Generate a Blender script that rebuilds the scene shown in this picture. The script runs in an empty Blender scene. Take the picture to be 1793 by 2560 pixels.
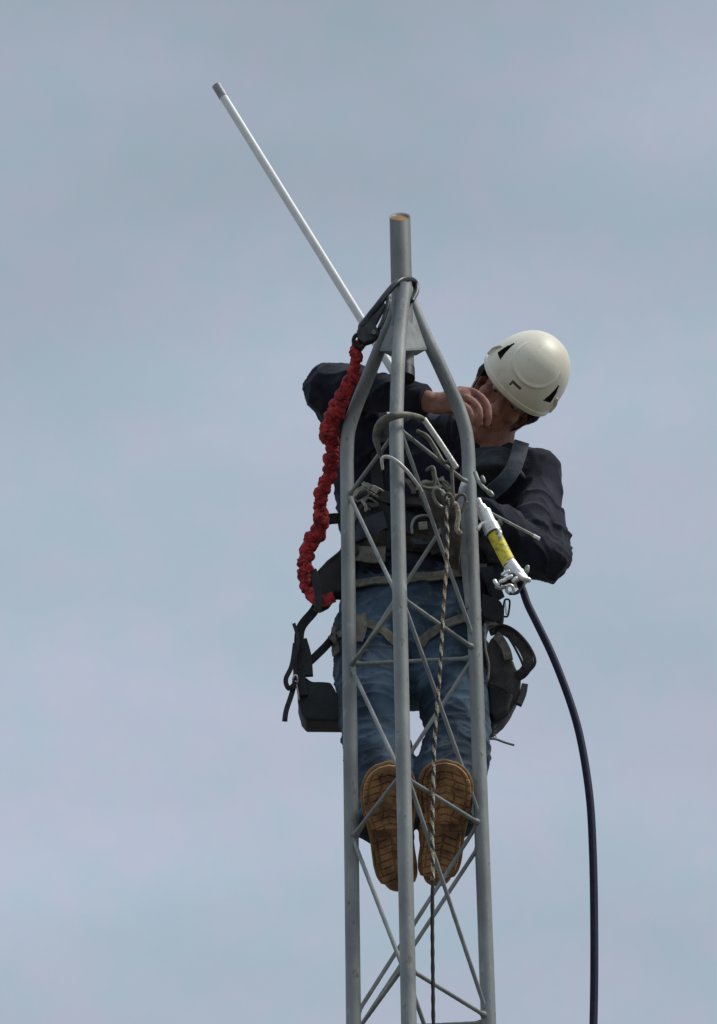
import bpy, bmesh, math, random
from mathutils import Vector, Matrix, noise
from mathutils.bvhtree import BVHTree
random.seed(4)
V = Vector
sc = bpy.context.scene
C = sc.collection
# ------------------------------------------------------------------ camera
F = 9073.0                       # focal length in pixels of the 1793 x 2560 photograph
CAM = V((0, 0, 1.6))
M = Matrix.Rotation(math.radians(125), 3, 'X') @ Matrix.Rotation(math.radians(-0.8), 3, 'Z')
cd = bpy.data.cameras.new('camera'); cam = bpy.data.objects.new('camera', cd); C.objects.link(cam)
cam.matrix_world = Matrix.Translation(CAM) @ M.to_4x4()
cd.sensor_fit = 'VERTICAL'; cd.sensor_height = 24; cd.lens = 24 * F / 2560
cd.clip_start = 0.1; cd.clip_end = 5000
sc.camera = cam
# ------------------------------------------------------------------ world: overcast sky
SUN = V((0.62, -0.12, 0.86)).normalized()
w = bpy.data.worlds.new('World'); sc.world = w; w.use_nodes = True
nt = w.node_tree; nt.nodes.clear()
def N(nt, t, **k):
    n = nt.nodes.new(t)
    for a, b in k.items(): setattr(n, a, b)
    return n
L = nt.links.new
tc = N(nt, 'ShaderNodeTexCoord')
mp = N(nt, 'ShaderNodeMapping'); mp.inputs['Scale'].default_value = (1.0, 1.4, 3.2); mp.inputs['Rotation'].default_value = (0, .12, 0)
L(tc.outputs['Generated'], mp.inputs['Vector'])
n1 = N(nt, 'ShaderNodeTexNoise'); n1.inputs['Scale'].default_value = 9; n1.inputs['Detail'].default_value = 5; n1.inputs['Roughness'].default_value = .5
L(mp.outputs[0], n1.inputs['Vector'])
n2 = N(nt, 'ShaderNodeTexNoise'); n2.inputs['Scale'].default_value = 4.2; n2.inputs['Detail'].default_value = 4; n2.inputs['Roughness'].default_value = .45
L(mp.outputs[0], n2.inputs['Vector'])
r1 = N(nt, 'ShaderNodeValToRGB')
r1.color_ramp.elements[0].position = .38; r1.color_ramp.elements[0].color = (.360, .448, .524, 1)
r1.color_ramp.elements[1].position = .62; r1.color_ramp.elements[1].color = (.410, .442, .540, 1)
n3 = N(nt, 'ShaderNodeTexNoise'); n3.inputs['Scale'].default_value = 70; n3.inputs['Detail'].default_value = 3
L(tc.outputs['Generated'], n3.inputs['Vector'])
mz = N(nt, 'ShaderNodeMix', data_type='FLOAT'); mz.inputs[0].default_value = .48
L(n1.outputs['Fac'], mz.inputs[2]); L(n3.outputs['Fac'], mz.inputs[3]); L(mz.outputs[0], r1.inputs['Fac'])
mr = N(nt, 'ShaderNodeMapRange'); mr.inputs[1].default_value = .3; mr.inputs[2].default_value = .7; mr.inputs[3].default_value = .90; mr.inputs[4].default_value = 1.12
L(n2.outputs['Fac'], mr.inputs[0])
sx = N(nt, 'ShaderNodeSeparateXYZ'); L(tc.outputs['Generated'], sx.inputs[0])
fc = N(nt, 'ShaderNodeFloatCurve')
cv = fc.mapping.curves[0]
cv.points[0].location = (0, .60); cv.points[1].location = (1, 1.0)
for p in ((.44, .50), (.60, .485), (.70, .445), (.80, .60)): cv.points.new(*p)
fc.mapping.update()
L(sx.outputs['Z'], fc.inputs['Value'])
m1 = N(nt, 'ShaderNodeMath', operation='MULTIPLY'); L(mr.outputs[0], m1.inputs[0]); L(fc.outputs[0], m1.inputs[1])
m2 = N(nt, 'ShaderNodeMath', operation='MULTIPLY'); L(m1.outputs[0], m2.inputs[0]); m2.inputs[1].default_value = 2.30
vm = N(nt, 'ShaderNodeVectorMath', operation='SCALE'); L(r1.outputs[0], vm.inputs[0]); L(m2.outputs[0], vm.inputs['Scale'])
bg1 = N(nt, 'ShaderNodeBackground'); L(vm.outputs[0], bg1.inputs['Color'])
sky = N(nt, 'ShaderNodeTexSky', sky_type='NISHITA'); sky.sun_disc = False
sky.sun_elevation = math.asin(SUN.z); sky.sun_rotation = math.atan2(SUN.x, SUN.y)
bg2 = N(nt, 'ShaderNodeBackground'); bg2.inputs['Strength'].default_value = .07; L(sky.outputs[0], bg2.inputs['Color'])
mx = N(nt, 'ShaderNodeMixShader'); mx.inputs[0].default_value = .10; L(bg1.outputs[0], mx.inputs[1]); L(bg2.outputs[0], mx.inputs[2])
out = N(nt, 'ShaderNodeOutputWorld'); L(mx.outputs[0], out.inputs['Surface'])
sd = bpy.data.lights.new('sun', 'SUN'); sd.energy = 2.4; sd.angle = math.radians(14); sd.color = (1, .95, .86)
so = bpy.data.objects.new('sun', sd); C.objects.link(so); so.rotation_euler = SUN.to_track_quat('Z', 'Y').to_euler()
so.location = (0, 0, 12)
sc.view_settings.view_transform = 'Standard'; sc.view_settings.look = 'None'
sc.view_settings.exposure = 0.0; sc.view_settings.gamma = 1

# ------------------------------------------------------------------ placing
Y0 = 7.25                        # distance of the tower axis
def at(px, py, dy):
    d = M @ V(((px - 896.5) / F, -(py - 1280) / F, -1.0))
    return CAM + d * ((Y0 + dy) / d.y)
def P(*pts): return [at(*p) for p in pts]
VIEW = (M @ V((0, 0, 1))).normalized()       # towards the photographer

# ------------------------------------------------------------------ materials
def mat(name, col, rough=.6, metal=0., spec=.5, var=.15, scale=30, col2=None, bump=.0, bscale=200, stretch=(1, 1, 1), sheen=0, detail=5, ramp=(.35, .65), spots=None):
    m = bpy.data.materials.new(name); m.use_nodes = True
    t = m.node_tree; b = t.nodes['Principled BSDF']
    tcn = N(t, 'ShaderNodeTexCoord'); mpn = N(t, 'ShaderNodeMapping'); mpn.inputs['Scale'].default_value = stretch
    t.links.new(tcn.outputs['Object'], mpn.inputs['Vector'])
    nz = N(t, 'ShaderNodeTexNoise'); nz.inputs['Scale'].default_value = scale; nz.inputs['Detail'].default_value = detail
    t.links.new(mpn.outputs[0], nz.inputs['Vector'])
    r = N(t, 'ShaderNodeValToRGB')
    c2 = col2 or tuple(c * (1 - var) for c in col)
    c1 = col if col2 else tuple(min(1, c * (1 + var)) for c in col)
    r.color_ramp.elements[0].position = ramp[0]; r.color_ramp.elements[0].color = (*c2, 1)
    r.color_ramp.elements[1].position = ramp[1]; r.color_ramp.elements[1].color = (*c1, 1)
    t.links.new(nz.outputs['Fac'], r.inputs['Fac']); src = r.outputs[0]
    for (sc2, ssz, lo_, hi_, am) in (spots or ()):
        z2 = N(t, 'ShaderNodeTexNoise'); z2.inputs['Scale'].default_value = ssz; z2.inputs['Detail'].default_value = 6; z2.inputs['Roughness'].default_value = .65
        t.links.new(mpn.outputs[0], z2.inputs['Vector'])
        mr2 = N(t, 'ShaderNodeMapRange'); mr2.inputs[1].default_value = lo_; mr2.inputs[2].default_value = hi_; mr2.inputs[4].default_value = am
        t.links.new(z2.outputs['Fac'], mr2.inputs[0])
        mx2 = N(t, 'ShaderNodeMix', data_type='RGBA'); t.links.new(mr2.outputs[0], mx2.inputs[0]); t.links.new(src, mx2.inputs[6]); mx2.inputs[7].default_value = (*sc2, 1)
        src = mx2.outputs[2]
    t.links.new(src, b.inputs['Base Color'])
    b.inputs['Roughness'].default_value = rough; b.inputs['Metallic'].default_value = metal
    b.inputs['Specular IOR Level'].default_value = spec
    if sheen: b.inputs['Sheen Weight'].default_value = sheen; b.inputs['Sheen Roughness'].default_value = .5
    if bump:
        n3 = N(t, 'ShaderNodeTexNoise'); n3.inputs['Scale'].default_value = bscale; n3.inputs['Detail'].default_value = 4
        t.links.new(mpn.outputs[0], n3.inputs['Vector'])
        bp = N(t, 'ShaderNodeBump'); bp.inputs['Strength'].default_value = bump; bp.inputs['Distance'].default_value = .004
        t.links.new(n3.outputs['Fac'], bp.inputs['Height']); t.links.new(bp.outputs[0], b.inputs['Normal'])
    return m
MT = dict(
    galv=mat('galvanised_steel', (.285, .305, .295), .62, .12, .35, scale=15, col2=(.185, .198, .198), bump=.2, bscale=120, stretch=(1, 1, .45), spots=(((.12, .11, .10), 60, .60, .68, .8), ((.38, .40, .39), 38, .60, .72, .7), ((.16, .10, .06), 24, .68, .74, .6))),
    galv_plate=mat('dull_plate_steel', (.25, .265, .27), .6, .3, .4, scale=30, col2=(.17, .18, .19), bump=.12),
    mast=mat('weathered_pipe', (.22, .225, .225), .6, .15, .35, scale=16, col2=(.15, .155, .16), bump=.15, stretch=(1, 1, .3), spots=(((.10, .09, .085), 50, .58, .68, .7), ((.15, .10, .07), 14, .64, .72, .5))),
    rust=mat('rust', (.36, .20, .06), .85, .1, .3, scale=50, col2=(.20, .12, .05)),
    white=mat('white_fibreglass', (.82, .84, .84), .45, 0, .4, var=.05, scale=40, stretch=(1, 1, 1)),
    grey_cap=mat('grey_cap', (.34, .33, .34), .5, .2, .4, scale=60),
    jacket=mat('navy_cotton', (.026, .028, .044), .95, 0, .15, scale=14, col2=(.012, .013, .024), bump=.4, bscale=300, sheen=.08, spots=(((.045, .045, .058), 55, .60, .72, .5),)),
    collar=mat('faded_blue_fleece', (.085, .108, .130), .95, 0, .2, scale=22, col2=(.030, .040, .055), bump=.5, bscale=200, sheen=.3),
    collar_dark=mat('dark_fleece', (.045, .058, .070), .95, 0, .2, scale=30, col2=(.022, .030, .038), bump=.5, bscale=200, sheen=.2),
    jeans=mat('washed_denim', (.078, .128, .185), .9, 0, .25, scale=9, col2=(.018, .034, .056), bump=.45, bscale=420, sheen=.05, ramp=(.38, .62), spots=(((.16, .20, .235), 16, .56, .70, .55), ((.012, .020, .030), 22, .56, .68, .6))),
    skin=mat('sunburnt_skin', (.42, .225, .165), .6, 0, .3, scale=30, col2=(.29, .125, .095), bump=.35, bscale=260, spots=(((.22, .08, .065), 22, .55, .70, .6),)),
    lips=mat('lips', (.11, .035, .035), .5), hair=mat('dark_hair', (.012, .012, .018), .8, scale=200, var=.5, bump=.6),
    eye=mat('eye', (.35, .33, .31), .2), iris=mat('iris', (.03, .025, .02), .2),
    helmet=mat('ivory_shell', (.84, .80, .66), .45, 0, .4, scale=9, col2=(.76, .715, .58), bump=.06, bscale=90, spots=(((.42, .36, .25), 30, .60, .74, .45), ((.35, .32, .26), 120, .64, .72, .5))),
    vent=mat('dark_vent', (.018, .016, .012), .9),
    emblem=mat('emblem_print', (.07, .06, .055), .7),
    boot=mat('wheat_nubuck', (.34, .20, .085), .85, scale=40, col2=(.18, .10, .045), bump=.4),
    sole=mat('gum_rubber', (.40, .225, .108), .85, scale=26, col2=(.17, .088, .046), bump=.5, bscale=150, ramp=(.4, .6)),
    boot_dark=mat('boot_shaft', (.035, .035, .04), .85),
    strap=mat('khaki_webbing', (.20, .195, .16), .9, scale=60, col2=(.11, .105, .085), bump=.5, bscale=500),
    strap_pale=mat('pale_webbing', (.42, .42, .34), .85, scale=60, col2=(.24, .24, .19), bump=.5, bscale=500),
    blue_pad=mat('blue_grey_nylon', (.050, .062, .080), .85, scale=20, col2=(.022, .028, .040), bump=.5, bscale=260),
    strap_dark=mat('black_webbing', (.018, .02, .022), .85, scale=60, var=.4, bump=.5, bscale=500),
    belt=mat('brown_canvas', (.105, .09, .072), .9, scale=36, col2=(.035, .03, .026), bump=.5, bscale=300),
    black=mat('black_nylon', (.020, .023, .024), .75, scale=16, col2=(.009, .010, .011), bump=.5, bscale=260),
    pouch=mat('grey_brown_canvas', (.070, .062, .058), .85, scale=22, col2=(.020, .022, .022), bump=.5, bscale=260),
    red=mat('red_webbing', (.52, .040, .042), .85, scale=70, col2=(.15, .010, .016), bump=.6, bscale=420, ramp=(.35, .62)),
    hookdark=mat('blackened_steel', (.055, .06, .062), .4, .6, .5, scale=40, col2=(.022, .024, .026), bump=.1),
    hook_brown=mat('weathered_forged_steel', (.20, .195, .16), .6, .3, .4, scale=40, col2=(.09, .09, .075), bump=.2),
    bright_gate=mat('bright_gate_steel', (.62, .62, .56), .45, .2, .5, scale=60, col2=(.42, .42, .38), bump=.2),
    hookgrey=mat('dull_forged_steel', (.33, .34, .31), .45, .5, .5, scale=40, col2=(.19, .20, .19), bump=.1),
    chrome=mat('bright_aluminium', (.90, .90, .87), .34, .45, .6, scale=50, col2=(.66, .66, .65), spots=(((.30, .29, .27), 130, .60, .70, .7),)),
    yellow=mat('yellow_label', (.84, .74, .08), .55, 0, .4, scale=60, col2=(.36, .28, .035), bump=.1, ramp=(.38, .52), stretch=(1, 1, 1)),
    cable=mat('black_cable', (.008, .009, .030), .6, 0, .22, scale=60, var=.3, bump=.05),
    ropew=mat('cream_rope_yarn', (.56, .52, .38), .9, scale=200, col2=(.22, .2, .15)),
    ropeb=mat('dark_rope_yarn', (.028, .025, .025), .9, scale=200, var=.4),
    roper=mat('brown_rope_yarn', (.20, .085, .05), .9, scale=200, var=.4),
    grass=mat('dry_grass', (.13, .12, .095), .95, scale=3, col2=(.085, .08, .06), bump=1, bscale=30),
    concrete=mat('concrete', (.34, .33, .31), .9, scale=12, bump=.4, bscale=60),
)
# ------------------------------------------------------------------ object helpers
def link(name, me, m=None, parent=None, smooth=True):
    o = bpy.data.objects.new(name, me); C.objects.link(o)
    if m is not None:
        for k in (m if isinstance(m, (list, tuple)) else [m]): me.materials.append(MT[k])
    if smooth:
        for p in me.polygons: p.use_smooth = True
    if parent:
        o.parent = parent; o.matrix_parent_inverse = parent.matrix_world.inverted()
    return o
def obj(name, bm, m, parent=None, smooth=True, sharp=None):
    me = bpy.data.meshes.new(name); bmesh.ops.recalc_face_normals(bm, faces=bm.faces); bm.to_mesh(me); bm.free()
    o = link(name, me, m, parent, smooth)
    if sharp is not None and smooth: me.set_sharp_from_angle(angle=math.radians(sharp))
    return o
def thing(name, loc, label, cat, group=None):
    o = bpy.data.objects.new(name, None); C.objects.link(o); o.location = loc
    o.empty_display_size = .1
    bpy.context.view_layer.update()
    return tag(o, label, cat, group)
def tag(o, label, cat, group=None):
    o['label'] = label; o['category'] = cat
    if group: o['group'] = group
    return o
def smoothpath(pts, n=8):
    """Catmull-Rom through tuples/Vectors"""
    pts = [V(p) for p in pts]
    if len(pts) < 3: return [pts[0].lerp(pts[-1], i / n) for i in range(n + 1)]
    q = [pts[0] * 2 - pts[1]] + pts + [pts[-1] * 2 - pts[-2]]
    o = []
    for i in range(1, len(q) - 2):
        a, b, c, d = q[i - 1], q[i], q[i + 1], q[i + 2]
        for k in range(n):
            t = k / n
            o.append(.5 * ((2 * b) + (c - a) * t + (2 * a - 5 * b + 4 * c - d) * t * t + (3 * b - a - 3 * c + d) * t ** 3))
    o.append(pts[-1]); return o
def interp(r, n):
    if not isinstance(r, (list, tuple)): return [r] * n
    o = []
    for i in range(n):
        t = i / (n - 1) * (len(r) - 1); k = min(int(t), len(r) - 2); u = t - k; u = u * u * (3 - 2 * u)
        o.append(r[k] * (1 - u) + r[k + 1] * u)
    return o
def frames(path, up=None):
    n = len(path); T = []
    for i in range(n):
        t = path[min(i + 1, n - 1)] - path[max(i - 1, 0)]
        T.append(t.normalized() if t.length > 1e-9 else (T[-1] if T else V((0, 0, 1))))
    if up is None: up = V((0, 0, 1)) if abs(T[0].z) < .9 else V((0, 1, 0))
    x = T[0].cross(up).normalized(); X = []
    for t in T:
        x = (x - t * x.dot(t)); x = x.normalized() if x.length > 1e-6 else t.orthogonal().normalized()
        X.append(x)
    return T, X
def tube(bm, path, r, seg=12, cap=True, dome=False, sq=1.0, xdir=None, fn=None, mi=None):
    """path swept with radius r (scalar or list); sq squashes the second axis; dome rounds the ends"""
    path = list(path); R = interp(r, len(path)) if not callable(r) else [r(i / (len(path) - 1)) for i in range(len(path))]
    if dome:
        a = (path[0] - path[1]).normalized(); b = (path[-1] - path[-2]).normalized()
        pre, post = [], []; r0, r1 = R[0], R[-1]
        for k in (75, 50, 25): pre.append((path[0] + a * r0 * math.sin(math.radians(k)), r0 * math.cos(math.radians(k))))
        for k in (25, 50, 75): post.append((path[-1] + b * r1 * math.sin(math.radians(k)), r1 * math.cos(math.radians(k))))
        path = [p for p, _ in pre] + path + [p for p, _ in post]; R = [q for _, q in pre] + R + [q for _, q in post]
    T, X = frames(path)
    if xdir is not None:
        X = [(xdir - t * xdir.dot(t)).normalized() for t in T]
    rings = []
    for i, p in enumerate(path):
        y = T[i].cross(X[i]); ring = []
        for k in range(seg):
            a = 2 * math.pi * k / seg; rr = R[i]
            if fn: rr *= fn(i / (len(path) - 1), a)
            ring.append(bm.verts.new(p + X[i] * math.cos(a) * rr + y * math.sin(a) * rr * sq))
        rings.append(ring)
    for i in range(len(rings) - 1):
        for k in range(seg):
            f = bm.faces.new((rings[i][k], rings[i][(k + 1) % seg], rings[i + 1][(k + 1) % seg], rings[i + 1][k]))
            if mi: f.material_index = mi(i, k)
    if cap: bm.faces.new(rings[0][::-1]); bm.faces.new(rings[-1])
    return rings
def tub(name, pts, r, m, parent=None, seg=12, n=8, dome=False, sq=1.0, xdir=None, sm=True):
    bm = bmesh.new(); tube(bm, smoothpath(pts, n) if sm else [V(p) for p in pts], r, seg, True, dome, sq, xdir)
    return obj(name, bm, m, parent, sharp=40)
def ellips(bm, c, r, rot=None, seg=20, rings=12):
    mt = Matrix.Translation(c) @ ((rot or Matrix.Identity(3)).to_4x4()) @ Matrix.Diagonal((*r, 1))
    bmesh.ops.create_uvsphere(bm, u_segments=seg, v_segments=rings, radius=1, matrix=mt)
def slab(bm, pts, back, holes=None):
    """closed outline (list of Vectors) with thickness given by the vector 'back'"""
    n = len(pts); a = [bm.verts.new(p) for p in pts]; b = [bm.verts.new(p + back) for p in pts]
    bm.faces.new(a); bm.faces.new(b[::-1])
    for i in range(n): bm.faces.new((a[i], b[i], b[(i + 1) % n], a[(i + 1) % n]))
def bevelled(bm, w, seg=3):
    bmesh.ops.remove_doubles(bm, verts=bm.verts, dist=1e-5)
    es = [e for e in bm.edges if len(e.link_faces) == 2 and e.calc_face_angle(0) > .5]
    bmesh.ops.bevel(bm, geom=es, offset=w, segments=seg, affect='EDGES', profile=.6)
def remesh(name, bm, m, parent, voxel, smooth=6, disp=None, link_mat=None):
    me = bpy.data.meshes.new(name); bmesh.ops.recalc_face_normals(bm, faces=bm.faces); bm.to_mesh(me); bm.free()
    o = bpy.data.objects.new(name, me); C.objects.link(o)
    r = o.modifiers.new('r', 'REMESH'); r.mode = 'VOXEL'; r.voxel_size = voxel
    s = o.modifiers.new('s', 'SMOOTH'); s.iterations = smooth; s.factor = .5
    bpy.context.view_layer.update()
    dg = bpy.context.evaluated_depsgraph_get(); me2 = bpy.data.meshes.new_from_object(o.evaluated_get(dg))
    bpy.data.objects.remove(o); bpy.data.meshes.remove(me); me2.name = name; me2.materials.clear()
    if disp:
        nn = [v.normal.copy() for v in me2.vertices]
        for v, q in zip(me2.vertices, nn): v.co = v.co + q * disp(v.co)
        me2.update()
    return link(name, me2, m, parent)

# ------------------------------------------------------------------ setting
bm = bmesh.new(); bmesh.ops.create_grid(bm, x_segments=60, y_segments=60, size=600)
g = obj('ground', bm, 'grass', smooth=False); g['kind'] = 'structure'
bm = bmesh.new(); bmesh.ops.create_cube(bm, size=1, matrix=Matrix.Translation((at(1020, 1800, 0).x, Y0, .06)) @ Matrix.Diagonal((.9, .9, .3, 1)))
bevelled(bm, .02)
tag(obj('concrete_footing', bm, 'concrete', sharp=30), 'square concrete footing in the grass under the lattice tower', 'footing')

# ------------------------------------------------------------------ lattice tower
LEG = {'L': (868, 16, .105), 'C': (993, 30, -.176), 'R': (1173, 48, .070)}
RL = .0172
base = {k: at(v[0], 1190, v[2]) for k, v in LEG.items()}
def node(k, py, off=0):
    x, s, dy = LEG[k]
    p = at(x + s * (py - 1190) / 1350, py, dy)
    return V((base[k].x, base[k].y, p.z))
axis = (base['L'] + base['C'] + base['R']) / 3
print('tower sides', [(base[a] - base[b]).xy.length for a, b in ('LC', 'CR', 'RL')])
tower = thing('lattice_tower', (axis.x, axis.y, .2), 'grey galvanised three legged lattice tower with a tapered top and stub mast pipe', 'tower')
def galvtube(name, pts, r, seg=20, n=8):
    return tub(name, pts, r, 'galv', tower, seg, n)
def legpath(k, tops, ybend):
    b = node(k, ybend)
    lo = [V((b.x, b.y, z)) for z in (.2, 2, 4, 5)] + [node(k, 2300), node(k, 1800), node(k, 1500), node(k, ybend + 60), b]
    return lo + tops
galvtube('leg', legpath('L', P((871, 1082, .10), (891, 1015, .09), (917, 950, .07), (945, 882, .05), (975, 805, .03), (996, 752, .02)), 1145), RL)
galvtube('leg', legpath('R', P((1166, 1085, .070), (1148, 1022, .065), (1122, 963, .055), (1093, 900, .045), (1065, 842, .035), (1025, 752, .02)), 1140), RL)
galvtube('leg', legpath('C', P((991, 1080, -.172), (992, 1020, -.155), (995, 930, -.125), (999, 850, -.09), (1006, 775, -.062), (1011, 728, -.047), (1012, 716, -.044)), 1130), RL)
# mast pipe: open top with a rusty plug, dark socket at its foot
mt_, mb_ = at(1001, 556, 0), at(1009, 925, 0)
mt_ = V((mb_.x, mb_.y, mt_.z))
bm = bmesh.new()
rings = tube(bm, [mb_.lerp(mt_, i / 12) for i in range(13)], .0270, 28, cap=False)
top = rings[-1]
for v in top: v.co.z += (v.co.y - mt_.y) * 1.30 + .020
inn = [bm.verts.new(mt_ + (v.co - mt_) * .86) for v in top]; inn2 = [bm.verts.new(v.co - V((0, 0, .006))) for v in inn]
for k in range(28):
    bm.faces.new((top[k], top[(k + 1) % 28], inn[(k + 1) % 28], inn[k])); bm.faces.new((inn[k], inn[(k + 1) % 28], inn2[(k + 1) % 28], inn2[k]))
bm.faces.new(rings[0][::-1])
plug = bmesh.new(); plug.faces.new([plug.verts.new(v.co + V((0, .001, .002))) for v in inn2]); ex = bmesh.ops.extrude_face_region(plug, geom=plug.faces[:]); bmesh.ops.translate(plug, verts=[v for v in ex['geom'] if isinstance(v, bmesh.types.BMVert)], vec=(0, 0, -.02))
bm.faces.new(inn2)
mast = obj('mast_pipe', bm, 'mast', tower, sharp=40)
obj('rust_plug', plug, 'rust', mast, smooth=False)
tub('pipe_socket', [mb_ - V((0, 0, .028)), mb_ + V((0, 0, .004))], .0285, 'hookdark', mast, 24, 2, sm=False)
# gusset plates closing the pyramid between neighbouring legs
def gusset(a, b, th=.004):
    bm = bmesh.new(); nrm = (a[1] - a[0]).cross(b[0] - a[0]).normalized()
    if nrm.dot((a[0] + b[0]) / 2 - V((axis.x, axis.y, a[0].z))) < 0: nrm = -nrm
    slab(bm, [a[0], b[0], b[1], a[1]], -nrm * th)
    lo = a[0] + (a[0] - a[1]).normalized() * .002; lo2 = b[0] + (b[0] - b[1]).normalized() * .002
    dn = V((0, 0, -1)); lo, lo2 = lo.lerp(lo2, .17), lo2.lerp(lo, .17)
    slab(bm, [lo + nrm * .003, lo2 + nrm * .003, lo2 - nrm * .030, lo - nrm * .030], dn * .006)
    return obj('gusset_plate', bm, 'galv_plate', tower, smooth=False)
pl, pr, pc = P((944, 872, .05), (990, 742, .02)), P((1078, 868, .045), (1032, 742, .02)), P((997, 873, -.095), (1010, 745, -.03))
gusset(pl, pc); gusset(pc, pr); gusset(pr, pl)
# bracing rods: (leg, pixel height, leg, pixel height)
RB = .0049
rods = [('L', 1243, 'C', 1078), ('C', 1066, 'R', 1212), ('C', 1042, 'R', 1606), ('L', 1228, 'C', 1504), ('R', 1214, 'L', 1676),
        ('L', 1668, 'C', 1502), ('C', 1490, 'R', 1624), ('L', 1661, 'R', 1645), ('C', 1478, 'R', 2052), ('L', 1658, 'C', 1950), ('R', 1636, 'L', 2108),
        ('L', 2096, 'C', 1928), ('C', 1941, 'R', 2062), ('C', 1908, 'R', 2545), ('L', 2086, 'C', 2452), ('R', 2104, 'L', 2592), ('R', 2046, 'L', 2548),
        ('L', 2588, 'C', 2404), ('C', 2420, 'R', 2544), ('L', 2572, 'R', 2557)]
def rod(a, b):
    l = (b - a).length; n = 60; pts = [a.lerp(b, i / n) for i in range(n + 1)]
    def rr(t):
        d = min(t, 1 - t) * l
        return RB * (1 + .75 * math.exp(-((d - RL - .001) / .007) ** 2) + .03 * math.sin(t * 90 + a.z * 50))
    bm = bmesh.new(); tube(bm, pts, rr, 10); obj('brace', bm, 'galv', tower)
for a, ya, b, yb in rods: rod(node(a, ya), node(b, yb))
for q in rods[::1]:
    pass
zs = {k: node(k, 2560).z for k in 'LCR'}; per = (node('L', 1668).z - node('L', 2588).z) / 2
print('brace period', per)
z0 = node('L', 2592).z
k = 0
while z0 - per * (k + 1) > .25:
    z = z0 - per * k; zc = z - .01; up = lambda q, zz: V((base[q].x, base[q].y, zz))
    if k: rod(up('L', z), up('C', z)); rod(up('C', z), up('R', z)); rod(up('R', z), up('L', z))
    rod(up('C', z), up('R', z - per)); rod(up('L', z), up('C', z - per)); rod(up('R', z), up('L', z - per))
    k += 1

# ------------------------------------------------------------------ white pole
ant = thing('antenna_pole', at(975, 912, .13), 'long slender white pole leaning out to the upper left from behind the tower top', 'antenna')
a0, a1 = at(1005, 962, .165), at(541, 214, .02)
d = (a1 - a0)
tub('pole_tube', [a0, a0 + d * .962], .0112, 'white', ant, 20, 10, sm=False)
tub('end_ferrule', [a0 + d * .960, a0 + d * 1.0], .0124, 'grey_cap', ant, 20, 2, sm=False)

# ------------------------------------------------------------------ person
def fbm(p, s): return noise.noise(p * s) + .5 * noise.noise(p * s * 2.1 + V((3, 1, 7)))
def ridge(p, s, st=(1, 1, 1)):
    q = V((p.x * s * st[0], p.y * s * st[1], p.z * s * st[2])); return 1 - 2 * abs(noise.noise(q))
J = dict(
    ankR=at(968, 2108, .235), ankL=at(1108, 2098, .235), kneR=at(938, 1845, .335), kneL=at(1146, 1845, .335),
    hipR=at(932, 1590, .455), hipL=at(1116, 1590, .455), pel=at(1022, 1545, .46), waist=at(1022, 1405, .46), chest=at(1075, 1235, .44),
    sh=at(1130, 1130, .42), neck=at(1222, 1125, .37),
    shR=at(930, 1120, .40), elR=at(826, 972, .26), wrR=at(1072, 1004, .145),
    shL=at(1335, 1190, .40), elL=at(1378, 1392, .31), wrL=at(1205, 1278, .14))
for a, b in (('ankR', 'kneR'), ('kneR', 'hipR'), ('pel', 'sh'), ('shR', 'elR'), ('elR', 'wrR'), ('shL', 'elL'), ('elL', 'wrL'), ('shR', 'shL')):
    print(a, b, round((J[a] - J[b]).length, 3))
# head frame: x = his right, y = face forward, z = crown
U = (M @ V((.655, .69, .31))).normalized(); FW = VIEW - U * VIEW.dot(U); FW.normalize(); XR = FW.cross(U).normalized()
HM = Matrix((XR, FW, U)).transposed(); HO = at(1277, 978, .29)
def H(x, y, z): return HO + HM @ V((x, y, z))
bm = bmesh.new()
ellips(bm, H(0, -.008, .03), (.076, .096, .098), HM, 28, 18)
ellips(bm, H(0, .022, -.035), (.062, .070, .080), HM, 24, 16)
ellips(bm, H(0, .038, -.080), (.050, .045, .036), HM)
ellips(bm, H(0, .072, -.100), (.021, .018, .017), HM)
tube(bm, [H(0, .088, .016), H(0, .098, -.004), H(0, .112, -.026)], [.009, .010, .0135], 12, dome=True)
for s in (-1, 1):
    ellips(bm, H(s * .011, .100, -.030), (.009, .011, .008), HM)
    ellips(bm, H(s * .042, .062, -.022), (.022, .022, .020), HM)
    tube(bm, [H(s * .010, .088, .021), H(s * .030, .086, .026), H(s * .052, .070, .018)], .0095, 10, dome=True)
    tube(bm, [H(s * .072, -.02, -.035), H(s * .052, .04, -.085), H(s * .02, .068, -.102)], [.016, .018, .018], 12, dome=True)
    ellips(bm, H(s * .080, -.006, -.008), (.009, .020, .032), HM @ Matrix.Rotation(s * .35, 3, 'Z'))
    tube(bm, [H(s * .086, -.016, .012), H(s * .090, -.022, -.004), H(s * .086, -.010, -.030)], .005, 8, dome=True)
tube(bm, [H(-.024, .076, -.058), H(0, .088, -.056), H(.024, .076, -.058)], .0062, 10, dome=True)
tube(bm, [H(-.022, .076, -.068), H(0, .087, -.068), H(.022, .076, -.068)], .0068, 10, dome=True)
for v in bm.verts:                       # long lower face
    q = HM.transposed() @ (v.co - HO)
    if q.z < .01: q.z = .01 + (q.z - .01) * 1.27; v.co = HO + HM @ q
for s in (-1, 1): ellips(bm, H(s * .031, .0715, .007), (.0155, .0135, .0095), HM)
tube(bm, [J['neck'] - V((0, -.05, .05)), J['neck'] + V((0, .03, 0)), H(0, -.022, -.065), H(0, -.03, .0)], [.066, .062, .060, .052], 20, dome=True)
for s in (-1, 1): tube(bm, [H(s * .02, -.005, -.09), J['neck'] + V((s * -.02, -.005, -.02))], [.012, .012], 8, dome=True)
ellips(bm, H(0, .066, -.138), (.027, .022, .019), HM)
ellips(bm, H(0, .035, -.115), (.050, .042, .030), HM)
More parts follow.
